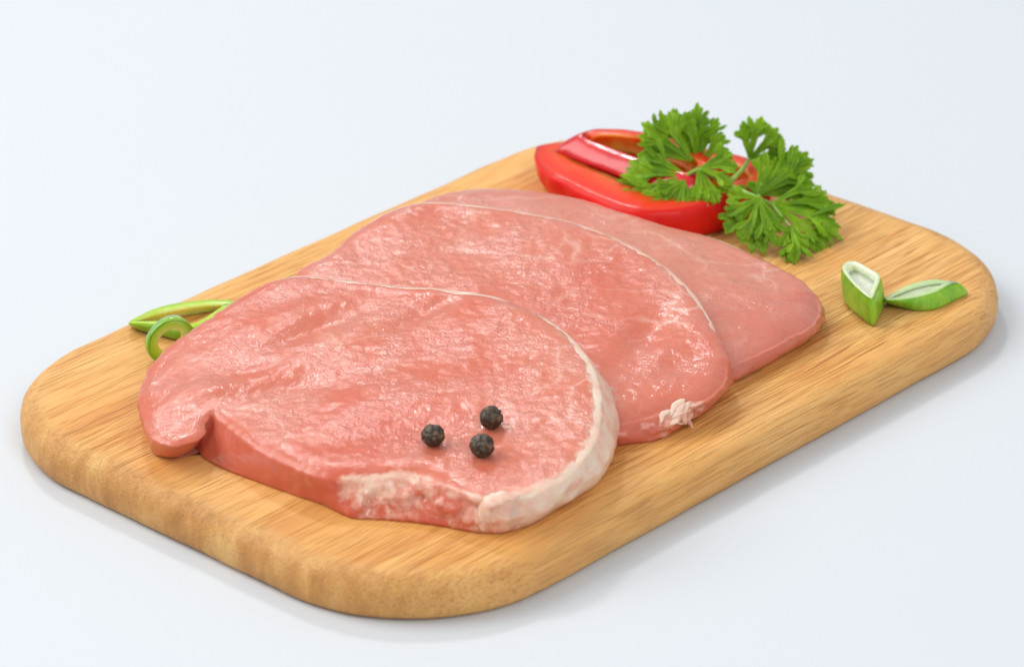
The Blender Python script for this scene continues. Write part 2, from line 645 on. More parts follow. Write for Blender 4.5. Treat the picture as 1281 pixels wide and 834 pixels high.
    ins_ = np.zeros(len(G), bool)
    b2 = np.roll(bd, -1, 0)
    for (x0, y0), (x1, y1) in zip(bd, b2):
        if y0 != y1:
            cr = ((y0 > G[:, 1]) != (y1 > G[:, 1])) & (G[:, 0] < (x1 - x0) * (G[:, 1] - y0) / (y1 - y0) + x0)
            ins_ ^= cr
    G = G[ins_]
    dm = np.full(len(G), 1e9)
    di = np.zeros(len(G), int)
    for k in range(NS):
        d = (G[:, 0] - bd[k, 0]) ** 2 + (G[:, 1] - bd[k, 1]) ** 2
        m_ = d < dm
        dm[m_], di[m_] = d[m_], k
    dm = np.sqrt(dm)
    keep = dm > 0.00045
    G, dm, di = G[keep], dm[keep] + 0.0016, di[keep]
    co = [Vector(p) for p in bd] + [Vector(p) for p in G]
    res = delaunay_2d_cdt(co, [(k, (k + 1) % NS) for k in range(NS)], [], 1, 1e-7)
    off = (nreal - 1) * NS
    remap = {}
    gf = face_fat(dm, fat[di])
    for k, orig in enumerate(res[3]):
        if orig and orig[0] < NS:
            remap[k] = off + orig[0]
            continue
        x, y = res[0][k]
        q = orig[0] - NS if orig else int(np.argmin(((G - (x, y)) ** 2).sum(1)))
        remap[k] = len(V)
        V.append((x, y, face_z(x, y, dm[q], di[q])))
        FA.append(float(min(1, gf[q])))
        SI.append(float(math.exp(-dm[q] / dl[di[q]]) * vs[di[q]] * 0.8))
    for t_ in res[2]:
        Fc.append(tuple(remap[k] for k in t_))
    ci = len(V)
    V.append(rings[0].mean(0)); FA.append(0); SI.append(1)
    for i in range(NS):
        Fc.append((ci, (i + 1) % NS, i))
    face_pts = np.array(V[nreal * NS:ci])
    root = thing(name, label, 'meat', (float(c3[0]), float(c3[1]), T), group)
    ob = link('lean_meat', V, Fc, mat, root, attrs={'fat': FA, 'side': SI})
    fix_normals(ob)
    return root, np.array(rings), S, nn, face_pts


def fat_rim(root, rings, nn, s0, s1, width, h0, seed, first=5, name='fat_rim', pink=0.0):
    """Closed strip of fat wrapped over the wall and lapping on to the cut face."""
    NSg = rings.shape[1]
    idx = [i % NSg for i in range(s0, s1)]
    n = len(idx)
    ntop0 = 19                           # first ring of the cut face
    U = 22
    outer, inner, thin = [], [], []
    A = [smooth_ring(R_, 2) for R_ in rings]
    for a, i in enumerate(idx):
        e = a / (n - 1)
        taper = min(1, e / 0.12, (1 - e) / 0.10)
        taper = max(0.0, taper) ** 0.6
        wd = width(e) * (1 + 0.35 * nz(a * 0.05, seed, 0, 1, 3))
        last = ntop0 + float(np.interp(wd, [0.0004, 0.0010, 0.0016, 0.0022, 0.0094], [0, 1, 2, 3, 15]))
        for q in range(U):
            u = q / (U - 1)
            r = first + (last - first) * u
            k = min(int(r), len(A) - 2)
            p = A[k][i] * (1 - (r - k)) + A[k + 1][i] * (r - k)
            phi = min(1.0, max(0.0, (r - 14.0) / 8.0)) * math.pi / 2
            nv = np.array([nn[i, 0] * math.cos(phi), nn[i, 1] * math.cos(phi), math.sin(phi)])
            g = min(1, u / 0.12, (1 - u) / 0.20) ** 0.7 if 0 < u < 1 else 0
            rag = 0.5 + 0.7 * nz(p[0], p[1], p[2], 300, 3)
            h = (h0 * g * taper * (0.85 + 0.3 * nz(p[0] + seed, p[1], p[2], 160, 3))) - 0.00025 * (1 - g) * 1.6 * max(0.3, rag)
            h -= 0.0004 * (1 - taper)
            outer.append(p + nv * h)
            inner.append(p - nv * 0.0009)
            thin.append(min(1.4, pink + max(0.0, 1 - g * taper * 1.3) + max(0, 0.35 - u) * 0.8))
    V = outer + inner
    F = []
    m = n * U
    for a in range(n - 1):
        for q in range(U - 1):
            v0, v1, v2, v3 = a * U + q, a * U + q + 1, (a + 1) * U + q + 1, (a + 1) * U + q
            F.append((v0, v3, v2, v1))
            F.append((m + v0, m + v1, m + v2, m + v3))
        for q, w_ in ((0, 0), (U - 1, 1)):
            v0, v3 = a * U + q, (a + 1) * U + q
            F.append((v0, m + v0, m + v3, v3) if w_ == 0 else (v0, v3, m + v3, m + v0))
    for a, fl in ((0, 0), (n - 1, 1)):
        for q in range(U - 1):
            v0, v1 = a * U + q, a * U + q + 1
            F.append((v0, v1, m + v1, m + v0) if fl == 0 else (v0, m + v0, m + v1, v1))
    o = link(name, V, F, FAT, root, attrs={'thin': thin + thin})
    fix_normals(o)
    o['label'] = 'creamy pale rim of fat along the steak edge'
    return o


def strand(root, pts, radii, seed, name='fat_shred', flat=0.55, nrm=None, lumps=0.3):
    """Soft irregular shred of fat along a line of points."""
    P = np.array(pts, float) 
    n = 6 * (len(P) - 1) + 1
    tt = np.linspace(0, len(P) - 1, n)
    Q = np.stack([np.interp(tt, range(len(P)), P[:, k]) for k in range(3)], 1)
    for _ in range(3):
        Q[1:-1] = 0.5 * Q[1:-1] + 0.25 * (Q[:-2] + Q[2:])
    rr = np.interp(tt, range(len(P)), radii)
    V, F = [], []
    K = 12
    upv = np.array(nrm if nrm is not None else (0, -0.5, 0.8), float)
    upv /= np.linalg.norm(upv)
    for a in range(n):
        tv = Q[min(a + 1, n - 1)] - Q[max(a - 1, 0)]
        tv /= np.linalg.norm(tv) + 1e-12
        sd = np.cross(tv, upv)
        sd /= np.linalg.norm(sd) + 1e-12
        u2 = np.cross(sd, tv)
        endf = min(1, (a + 0.6) / 2.5, (n - a - 0.4) / 2.5)
        for k in range(K):
            an = 2 * math.pi * k / K
            base = Q[a] + (sd * math.cos(an) + u2 * math.sin(an) * flat) * rr[a] * endf
            lm = 1 + lumps * 1.6 * nz(base[0] + seed, base[1], base[2], 420, 3)
            V.append(Q[a] + (sd * math.cos(an) + u2 * math.sin(an) * flat) * rr[a] * endf * lm)
    for a in range(n - 1):
        for k in range(K):
            F.append((a * K + k, a * K + (k + 1) % K, (a + 1) * K + (k + 1) % K, (a + 1) * K + k))
    F.append(tuple(reversed(range(K))))
    F.append(tuple(range((n - 1) * K, n * K)))
    o = link(name, V, F, SCRAP, root, attrs={'thin': [0.15] * len(V)})
    fix_normals(o)
    return o


def relief_a(x, y):
    ca, sa = math.cos(0.62), math.sin(0.62)
    u, v = x * ca + y * sa, -x * sa + y * ca
    r = 0.00065 * nz(u * 0.45, v, 0.3, 55, 2)
    r += 0.00012 * nz(u * 0.6, v, 1.3, 260, 3)
    r += 0.00010 * nz(x, y, 2.0, 560, 2)
    return r


def relief_b(x, y):
    r = 0.0005 * nz(x + 0.3, y * 0.6, 4.3, 50, 2)
    r += 0.00010 * nz(x, y, 5.3, 280, 3)
    r += 0.00010 * nz(x, y, 2.0, 560, 2)
    return r


def relief_c(x, y):
    return 0.0006 * nz(x + 1.3, y, 7.3, 55, 2) + 0.00014 * nz(x, y, 5.3, 340, 3)


MEAT_A = mat_meat('pork_lean_front', (0.615, 0.160, 0.094), (0.60, 0.116, 0.062), (0.63, 0.20, 0.127), 0.0, 0.6, 1.0)
MEAT_B = mat_meat('pork_lean_middle', (0.615, 0.172, 0.108), (0.60, 0.130, 0.075), (0.63, 0.213, 0.140), 3.1, 1.2, 0.9)
MEAT_C = mat_meat('pork_lean_rear', (0.62, 0.21, 0.145), (0.59, 0.165, 0.110), (0.64, 0.245, 0.175), 6.7, 0.4, 1.25)

N_ = None
PL1 = (0.0183 + 0.0002, -0.040, -0.110, 0.105, 0.5, 0.866)
PL2 = (0.0183 + 0.0002, 0.035, -0.068, 0.110, 0.5, 0.866)
PL3 = (0.0180 + 0.0002, 0.060, -0.030, 0.020, 0.5, 0.866)

C1 = [  # clockwise seen from above, starting at the lip on the left
    (186, 540, 191, 566, 0.1, 0.0), (177, 512, 186, 540, 0.1, 0.0004), (176, 488, N_, N_, 0.1, 0.0008), (186, 457, N_, N_, 0.1, 0.0008),
    (216, 425, N_, N_, 0.1, 0.0006), (262, 394, N_, N_, 0.15, 0.0006), (303, 367, N_, N_, 0.2, 0.0006), (338, 349, N_, N_, 0.3, 0.0005),
    (376, 342, N_, N_, 0.4, 0.0005), (430, 347, N_, N_, 0.4, 0.0005), (490, 354, N_, N_, 0.4, 0.0005), (550, 358, N_, N_, 0.45, 0.0005),
    (610, 366, N_, N_, 0.5, 0.0005), (660, 383, N_, N_, 0.6, 0.0006), (702, 408, N_, N_, 0.7, 0.0008), (730, 437, N_, N_, 0.8, 0.0012),
    (747, 470, 757, 500, 0.95, 0.0018), (752, 512, 764, 553, 1.0, 0.0022), (743, 553, 744, 603, 1.0, 0.0022), (716, 588, 700, 633, 1.0, 0.0016),
    (676, 610, 667, 655, 1.0, 0.0010), (630, 622, 627, 667, 0.95, 0.0006), (594, 618, 588, 665, 0.55, 0.0004), (556, 604, 545, 657, 0.45, 0.0006),
    (520, 592, 500, 652, 0.55, 0.0006), (476, 592, 466, 650, 0.6, 0.0004), (432, 595, 438, 648, 0.55, 0.0003), (400, 594, 402, 631, 0.12, 0.0003),
    (360, 578, 362, 618, 0.05, 0.0003), (322, 558, 322, 603, 0.05, 0.0003), (295, 537, 287, 590, 0.05, 0.0003), (274, 520, 258, 576, 0.05, 0.0001),
    (264, 514, 249, 567, 0.05, 0.0), (259, 526, 244, 560, 0.05, 0.0), (254, 542, 240, 565, 0.1, 0.0), (232, 551, 222, 573, 0.15, 0.0), (207, 553, 203, 572, 0.15, 0.0)]
d1 = [(-0.045, -0.045, 0.016, 0.0035, 0.62, -0.0009), (-0.020, -0.040, 0.014, 0.003, 0.75, -0.0008), (-0.052, -0.070, 0.010, 0.004, 0.3, -0.0009),
      (-0.068, -0.071, 0.009, 0.005, 0.2, 0.0012), (-0.012, -0.093, 0.018, 0.010, 0.1, -0.0008)]
R1 = steak('pork_steak', 'frontmost raw pork steak with three black peppercorns on it and thick white fat rim', PL1, 0.0078, C1, relief_a, MEAT_A, 0.0, d1)

C2 = [
    (372, 338, N_, N_, 0.2, 0.0005), (410, 315, N_, N_, 0.2, 0.0005), (445, 286, N_, N_, 0.25, 0.0005), (480, 265, N_, N_, 0.35, 0.0005),
    (512, 253, N_, N_, 0.45, 0.0005), (555, 250, N_, N_, 0.5, 0.0005), (610, 256, N_, N_, 0.5, 0.0005), (665, 264, N_, N_, 0.5, 0.0005),
    (720, 276, N_, N_, 0.5, 0.0005), (775, 297, N_, N_, 0.45, 0.0005), (825, 325, N_, N_, 0.4, 0.0006), (865, 361, N_, N_, 0.4, 0.0008),
    (892, 403, N_, N_, 0.35, 0.0010), (908, 440, N_, N_, 0.25, 0.0012), (910, 462, 911, 480, 0.2, 0.0014), (898, 482, 893, 503, 0.2, 0.0012),
    (872, 496, 864, 525, 0.5, 0.0012), (836, 505, 828, 548, 0.5, 0.0012), (800, 516, 793, 554, 0.25, 0.0012), (770, 524, 768, 556, 0.2, 0.0012),
    (730, 520, N_, N_, 0.2, 0.0004), (670, 490, N_, N_, 0.1, 0.0004), (600, 455, N_, N_, 0.1, 0.0004), (530, 430, N_, N_, 0.1, 0.0004),
    (450, 400, N_, N_, 0.1, 0.0004), (395, 370, N_, N_, 0.1, 0.0004)]
d2 = [(0.030, -0.045, 0.012, 0.004, 1.2, -0.0010), (0.038, -0.055, 0.010, 0.005, 0.6, -0.0008)]
R2 = steak('pork_steak', 'middle raw pork steak lapping over the rear one, fat scraps on its front corner', PL2, 0.0076, C2, relief_b, MEAT_B, 2.0, d2, roll=(0.0024, 0.0026))

C3 = [
    (515, 262, N_, N_, 0.2, 0.0004), (535, 246, N_, N_, 0.36, 0.0004), (570, 236, N_, N_, 0.36, 0.0004), (615, 233, N_, N_, 0.36, 0.0004),
    (665, 236, N_, N_, 0.36, 0.0004), (715, 244, N_, N_, 0.36, 0.0004), (770, 259, N_, N_, 0.36, 0.0004), (830, 279, N_, N_, 0.36, 0.0004),
    (890, 294, N_, N_, 0.36, 0.0004), (940, 314, N_, N_, 0.36, 0.0004), (985, 336, N_, N_, 0.2, 0.0005), (1014, 355, N_, N_, 0.15, 0.0007),
    (1025, 372, 1026, 396, 0.1, 0.0013), (1018, 394, 1013, 423, 0.1, 0.0013), (985, 412, 978, 445, 0.1, 0.0013), (945, 432, 935, 468, 0.15, 0.0013),
    (910, 445, 905, 480, 0.15, 0.0013), (860, 440, N_, N_, 0.1, 0.0003), (790, 410, N_, N_, 0.1, 0.0003), (700, 370, N_, N_, 0.1, 0.0003),
    (610, 330, N_, N_, 0.1, 0.0003), (540, 295, N_, N_, 0.1, 0.0003)]
R3 = steak('pork_steak', 'rear raw pork steak, palest and smoothest, lying flat against the red pepper', PL3, 0.0074, C3, relief_c, MEAT_C, 4.0, roll=(0.0032, 0.0036))


def nearest(R, px, py):
    p0, nrm = plane_pn(PL1 if R is R1 else PL2 if R is R2 else PL3)
    q = on_plane(px, py, p0, nrm)[:2]
    return int(np.argmin(((R[2][:, :2] - q) ** 2).sum(1)))


def rim(R, p, q, width, h0, seed, **kw):
    a0, a1 = nearest(R, *p), nearest(R, *q)
    if a1 < a0:
        a1 += NS
    fat_rim(R[0], R[1], smooth_ring(R[3], 8), a0, a1, width, h0, seed, **kw)


rim(R1, (640, 376), (616, 622), lambda e: 0.0010 + 0.0026 * math.sin(math.pi * min(1, 0.1 + 0.9 * e)) * (0.35 + 0.65 * e), 0.00035, 1.0, first=4)
rim(R1, (330, 352), (660, 383), lambda e: 0.0019, 0.00022, 2.0, first=8, pink=0.35)
rim(R2, (430, 298), (905, 435), lambda e: 0.0021, 0.00022, 3.0, first=8, pink=0.6)
rim(R3, (540, 244), (960, 322), lambda e: 0.0016, 0.00018, 4.0, first=8, pink=0.6)

# torn fat and membrane along the front edges: shreds laid on the surface
def on_surface(root, px, py, lift):
    best = None
    d = Vector(ray(px, py)).normalized()
    for o in root.children:
        if o.name.split('.')[0] in ('lean_meat', 'fat_rim'):
            if o.name not in TREES:
                TREES[o.name] = BVHTree.FromPolygons([v.co.copy() for v in o.data.vertices], [tuple(p.vertices) for p in o.data.polygons])
            h = TREES[o.name].ray_cast(Vector(CAM), d)
            if h[0] is not None and (best is None or h[3] < best[3]):
                best = h
    if best is None:
        return on_z(px, py, T + 0.002)
    n = best[1] if best[1].dot(d) < 0 else -best[1]
    return np.array(best[0] + n * lift)


TREES = {}


def shred(root, pts, radii, seed, **kw):
    strand(root, [on_surface(root, x, y, r * 0.12) for (x, y), r in zip(pts, radii)], radii, seed, **kw)


shred(R1[0], [(650, 620), (628, 622), (611, 628), (604, 644), (605, 658), (607, 664)], [.0006, .0018, .0018, .0014, .0010, .0005], 1, flat=0.3)
srng = random.Random(3)


def scraps(root, count, box, ang, lmin, lmax, rmin, rmax):
    """Ragged little bits of fat lying where the steak was torn."""
    for k in range(count):
        x, y = srng.uniform(box[0], box[2]), srng.uniform(box[1], box[3])
        a = ang + srng.uniform(-0.7, 0.7)
        L = srng.uniform(lmin, lmax)
        r = srng.uniform(rmin, rmax)
        bend = srng.uniform(-0.35, 0.35) * L
        pts = [(x, y), (x + math.cos(a) * L * 0.5 - math.sin(a) * bend, y + math.sin(a) * L * 0.5 + math.cos(a) * bend), (x + math.cos(a) * L, y + math.sin(a) * L)]
        shred(root, pts, [r * 0.7, r, r * 0.45], 20 + k, flat=srng.uniform(0.2, 0.35), lumps=0.35)


scraps(R2[0], 9, (838, 496, 868, 518), 2.1, 18, 30, 0.0006, 0.0010)


# ------------------------------------------------------------------ hollow slices (pepper rings, chilli, scallion)
def ring_slice(ob, ot, th, n=160, bulge=0.0, th_top=None, wave=0.0, seed=0.0, tz=0.0):
    """ob/ot: closed outlines (xyz) of the outer wall's lower and upper edge, same count. Returns grids of the cross-section."""
    ob, ot = np.array(ob, float), np.array(ot, float)
    th = np.broadcast_to(th, (len(ob),)).astype(float)
    tt = th if th_top is None else np.broadcast_to(th_top, (len(ob),)).astype(float)
    tzz = np.broadcast_to(tz, (len(ob),)).astype(float)
    S = closed_spline(np.c_[ot[:, :2], ot, ob, th, tt, tzz], n)
    TZ = S[:, 10]
    OT, OB, TH, TT = S[:, 2:5], S[:, 5:8], S[:, 8], S[:, 9]
    nn = smooth_ring(normals2(smooth_ring(OT, 4)), 4)
    n3 = np.c_[nn, np.zeros(n)]
    sec, inner = [], []
    U = 9
    for k in range(U):                                     # outer wall upward
        v = k / (U - 1)
        e = 0.00035 * (max(0, 1 - v / 0.08) + max(0, 1 - (1 - v) / 0.08))
        P = OB * (1 - v) + OT * v + n3 * (bulge * math.sin(math.pi * v) - e)
        sec.append(P); inner.append(0.0)
    for k in range(1, 6):                                  # upper cut face inward
        v = k / 6
        P = OT - n3 * (TT * v)[:, None]
        P = P + np.array([0, 0, 1]) * (0.0003 * math.sin(math.pi * v))
        P[:, 2] -= TZ * v
        sec.append(P); inner.append(0.25 + 0.35 * v)
    for k in range(U):                                     # inner wall downward
        v = 1 - k / (U - 1)
        tw = TH * (1 - v) + TT * v
        P = (OB * (1 - v) + OT * v) - n3 * (tw - bulge * math.sin(math.pi * v) * 0.8)[:, None]
        P[:, 2] -= TZ * v
        sec.append(P); inner.append(1.0)
    if wave:
        for r, P in enumerate(sec):
            for i in range(n):
                d = wave * nz(P[i, 0] + seed, P[i, 1], P[i, 2], 120, 3)
                P[i] += n3[i] * d
                P[i, 2] += d * 0.4 if 0.2 < inner[r] < 0.9 else 0
    return sec, inner, n3


def ring_mesh(name, sec, inner, mat, parent=None, label=None):
    n = len(sec[0])
    V = np.vstack(sec).tolist()
    I = np.repeat(inner, n)
    F = []
    m = len(sec)
    for r in range(m):
        q = (r + 1) % m
        for i in range(n):
            j = (i + 1) % n
            F.append((r * n + i, r * n + j, q * n + j, q * n + i))
    o = link(name, V, F, mat, parent, attrs={'inner': I})
    fix_normals(o)
    return o


def skin_shell(name, sec, n3, mat, parent, out=0.00016, U=9):
    """Glossy skin: a thin closed shell over the outer wall."""
    rows = [sec[k] + n3 * out for k in range(U)]
    rows += [sec[k] - n3 * 0.0004 for k in reversed(range(U))]
    return ring_mesh(name, rows, [0.0] * len(rows), mat, parent)


PEP_SKIN = mat_simple('red_pepper_skin', [(0.3, (0.58, 0.004, 0.010)), (0.55, (0.68, 0.008, 0.014)), (0.75, (0.75, 0.015, 0.018))], 90, rough=0.26, coat=0.35, sss=0.25, sssr=(1, 0.15, 0.1), bumps=(0.12, 260, 0.0004))
PEP_SKIN_DULL = mat_simple('red_pepper_skin_matte', [(0.3, (0.70, 0.008, 0.006)), (0.6, (0.80, 0.014, 0.008))], 90, rough=0.4, coat=0.0, sss=0.3, sssr=(1, 0.15, 0.1), bumps=(0.12, 260, 0.0004), spec=0.25)  # brighter red, less glossy copy of the skin for the lower ring
PEP_FLESH = mat_pepper_flesh('red_pepper_flesh', (0.84, 0.030, 0.006), (0.93, 0.17, 0.014), (0.95, 0.33, 0.05))
GREEN_SKIN = mat_simple('green_pepper_skin', [(0.3, (0.13, 0.36, 0.01)), (0.55, (0.25, 0.50, 0.015)), (0.75, (0.36, 0.58, 0.03))], 160, rough=0.22, coat=0.5, bumps=(0.12, 400, 0.0003))
GREEN_FLESH = mat_pepper_flesh('green_pepper_flesh', (0.38, 0.60, 0.03), (0.52, 0.66, 0.08), (0.68, 0.74, 0.30))
SCALLION = mat_scallion()


def px_out(rows, z0, z1):
    """rows: (bottom px, py, top px, py) or with own heights at the end."""
    ob, ot = [], []
    for r in rows:
        zb, zt = (r[4], r[5]) if len(r) > 4 else (z0, z1)
        ob.append(on_z(r[0], r[1], T + zb))
        ot.append(on_z(r[2], r[3], T + zt))
    return ob, ot


# lower red pepper ring, lying on the board
rowsA = [(690, 237, 667, 188), (698, 252, 676, 210), (728, 273, 712, 231), (768, 294, 754, 250), (808, 306, 800, 263), (850, 302, 848, 262), (898, 290, 898, 250),
         (942, 270, 944, 234), (957, 258, 962, 226), (948, 244, 952, 207), (925, 232, 922, 194), (880, 224, 868, 184), (820, 218, 800, 182), (750, 214, 735, 176), (702, 216, 682, 180)]
ob, ot = px_out(rowsA, 0.0002, 0.0092)
thA = [.0040, .0045, .005, .005, .005, .005, .005, .005, .0045, .0045, .0045, .0045, .0045, .0045, .004]
tpA = [.0080, .0100, .0115, .0115, .010, .0085, .0070, .0055, .005, .005, .005, .005, .005, .005, .0065]
sec, inn, n3 = ring_slice(ob, ot, thA, 200, 0.0010, tpA, 0.0005, 1.0)
rt = thing('pepper_slice', 'red bell pepper ring lying flat on the board behind the rear steak', 'pepper', tuple(np.mean(ob, 0)), 'red pepper slices')
ring_mesh('flesh', sec, inn, PEP_FLESH, rt)
skin_shell('skin', sec, n3, PEP_SKIN_DULL, rt)

# upper red pepper ring, resting on the first
rowsB = [(696, 190, 727, 168, .0092, .0140), (708, 198, 737, 176, .0088, .0134), (744, 212, 756, 183, .0086, .0132), (782, 226, 792, 197, .0086, .0132), (825, 240, 836, 212, .0086, .0132),
         (862, 244, 870, 216, .0088, .0134), (886, 230, 890, 204, .0092, .0140), (868, 208, 870, 185, .0096, .0146), (830, 194, 832, 170, .0100, .0150), (785, 185, 787, 163, .0100, .0150), (740, 182, 746, 161, .0096, .0146)]
ob, ot = px_out(rowsB, 0, 0)
sec, inn, n3 = ring_slice(ob, ot, 0.0034, 180, 0.0014, [.0030, .0026, .0026, .0026, .0028, .003, .0035, .0040, .0042, .0042, .0040], 0.0003, 5.0, [.0012, .0020, .0022, .0022, .0018, .001, .0, .0, .0, .0, .0004])
rt = thing('pepper_slice', 'red bell pepper ring with pink sheen on its skin, lying on top of another', 'pepper', tuple(np.mean(ob, 0)), 'red pepper slices')
ring_mesh('flesh', sec, inn, PEP_FLESH, rt)
skin_shell('skin', sec, n3, PEP_SKIN, rt)

# green pepper slices by the first steak
rowsG = [(164, 407, 162, 404), (176, 414, 178, 406), (198, 420, 200, 408), (226, 426, 226, 412), (255, 420, 255, 408), (282, 404, 284, 392), (296, 390, 298, 380),
         (288, 384, 290, 375), (266, 383, 266, 374), (240, 385, 240, 376), (214, 390, 214, 380), (190, 398, 190, 387), (172, 404, 171, 397)]
ob, ot = px_out(rowsG, 0.0002, 0.0032)
sec, inn, n3 = ring_slice(ob, ot, [.0010, .0020, .0028, .0030, .0030, .0030, .0030, .0030, .0032, .0036, .0038, .0030, .0018], 150, 0.0003, None, 0.0002, 2.0)
rt = thing('pepper_slice', 'larger green pepper ring with pointed tip half under the front steak', 'pepper', tuple(np.mean(ob, 0)), 'green pepper slices')
ring_mesh('flesh', sec, inn, GREEN_FLESH, rt)
skin_shell('skin', sec, n3, GREEN_SKIN, rt, 0.0001)


def arch_ring():
    """Small ring standing up on its edge, leaning on the steak."""
    n, prof = 90, 12
    fc = on_z(213, 452, T)
    rt = thing('pepper_slice', 'small green pepper ring standing on edge like a hook beside the front steak', 'pepper', (float(fc[0]), float(fc[1]), T), 'green pepper slices')
    c = np.array([fc[0], fc[1] + 0.0012, T + 0.0050])
    ex = np.array([0.94, 0.34, 0.0]); ex /= np.linalg.norm(ex)
    ez = np.array([0.10, 0.22, 0.97]); ez /= np.linalg.norm(ez)
    ey = np.cross(ez, ex)
    sec_o, rows, rows_s, inn = [], [], [], []
    for k in range(n):
        a = 2 * math.pi * k / n
        rx, rz = 0.0053 + 0.0003 * math.cos(2 * a), 0.0054
        d = ex * math.cos(a) * rx + ez * math.sin(a) * rz
        nr = ex * math.cos(a) + ez * math.sin(a)
        wd = 0.0019 + 0.0006 * math.cos(a)
        ring = []
        for q in range(16):
            b = 2 * math.pi * q / 16
            cb, sb = math.cos(b), math.sin(b)
            cb = math.copysign(abs(cb) ** 0.5, cb)
            sb = math.copysign(abs(sb) ** 0.5, sb)
            ring.append(c + d + nr * (cb * 0.0013 - 0.0013) + ey * sb * wd)
        rows.append(ring)
    V = [p for r in rows for p in r]
    I = [max(0.0, min(1.0, 0.5 - 0.8 * math.cos(2 * math.pi * q / 16))) for r in rows for q in range(16)]
    F = [(k * 16 + q, k * 16 + (q + 1) % 16, ((k + 1) % n) * 16 + (q + 1) % 16, ((k + 1) % n) * 16 + q) for k in range(n) for q in range(16)]
    o = link('flesh', V, F, GREEN_FLESH, rt, attrs={'inner': I})
    fix_normals(o)
    V2, F2 = [], []
    for k in range(n):
        a = 2 * math.pi * k / n
        rx, rz = 0.0053 + 0.0003 * math.cos(2 * a), 0.0054
        nr = ex * math.cos(a) + ez * math.sin(a)
        d = ex * math.cos(a) * rx + ez * math.sin(a) * rz
        wd = (0.0019 + 0.0006 * math.cos(a)) * 0.93
        for off, s in ((0.00012, -1), (0.00016, 0), (0.00012, 1), (-0.0005, 1), (-0.0005, -1)):
            V2.append(c + d + nr * off + ey * wd * s)
    for k in range(n):
        for q in range(5):
            F2.append((k * 5 + q, k * 5 + (q + 1) % 5, ((k + 1) % n) * 5 + (q + 1) % 5, ((k + 1) % n) * 5 + q))
    o = link('skin', V2, F2, GREEN_SKIN, rt)
    fix_normals(o)


arch_ring()

def pith(edge, sag, inner, parent):
    """Soft film across the hollow of a cut leaf, sagging in the middle."""
    n = len(edge)
    c = edge.mean(0)
    V, F = [], []
    ks = (1.06, 0.75, 0.45, 0.15)
    for lay in (0.0, -0.0004):
        for k in ks:
            for p in edge:
                q = c + (p - c) * k
                V.append((q[0], q[1], q[2] - sag * (1 - k * k) + 0.25 * sag * nz(q[0], q[1], 0, 500, 2) + lay))
    m = len(ks) * n
    for b in (0, m):
        for r in range(len(ks) - 1):
            for i in range(n):
                j = (i + 1) % n
                F.append((b + r * n + i, b + r * n + j, b + (r + 1) * n + j, b + (r + 1) * n + i))
        F.append(tuple(b + (len(ks) - 1) * n + i for i in range(n)))
    for i in range(n):
        j = (i + 1) % n
        F.append((i, j, m + j, m + i))
    o = link('pith', V, F, SCALLION, parent, attrs={'inner': [inner] * len(V)})
    fix_normals(o)


# spring onion pieces, cut on the slant
rowsS = [(1056, 379, 1053, 338), (1072, 396, 1067, 357), (1092, 409, 1089, 374), (1101, 398, 1097, 363), (1106, 380, 1102, 346), (1092, 364, 1088, 336), (1074, 359, 1070, 327), (1060, 364, 1057, 329)]
ob, ot = px_out(rowsS, 0.0001, 0.0080)
sec, inn, n3 = ring_slice(ob, ot, [.0030, .0032, .0014, .0022, .0028, .0030, .0030, .0030], 120, 0.0003, 0.0014, 0.00012, 3.0)
o = thing('scallion_piece', '', '', tuple(np.mean(ob, 0)))
ring_mesh('wall', sec, [0.0 if v == 0 else min(1.0, v + 0.25) for v in inn], SCALLION, o)
pith(sec[16], 0.0005, 0.85, o)
tag(o, 'upright hollow piece of spring onion showing its white inside', 'spring onion', 'spring onion pieces')
rowsS = [(1108, 377, 1107, 374), (1129, 386, 1126, 376), (1151, 389.5, 1150, 372.5), (1174, 387, 1172, 366), (1197, 376, 1190, 356), (1212, 367, 1200, 354),
         (1190, 362, 1184, 351), (1160, 363, 1160, 350), (1134, 368, 1132, 358)]
ob, ot = px_out(rowsS, 0.0001, 0.0036)
sec, inn, n3 = ring_slice(ob, ot, [.0012, .0026, .0032, .0030, .0020, .0010, .0022, .0032, .0026], 120, 0.0004, [.0010, .0020, .0022, .0022, .0016, .0008, .0016, .0024, .0020], 0.0001, 6.0)
o = thing('scallion_piece', '', '', tuple(np.mean(ob, 0)))
ring_mesh('wall', sec, [0.0 if v == 0 else 0.3 + 0.4 * v for v in inn], SCALLION, o)
pith(sec[15], 0.0002, 0.6, o)
tag(o, 'flat slanted leaf-shaped piece of spring onion with pointed ends', 'spring onion', 'spring onion pieces')

# ------------------------------------------------------------------ peppercorns
CORN = mat_peppercorn()


def steak_z(R, x, y):
    V = R[4]
    i = np.argsort((V[:, 0] - x) ** 2 + (V[:, 1] - y) ** 2)[:6]
    return float(V[i, 2].max())


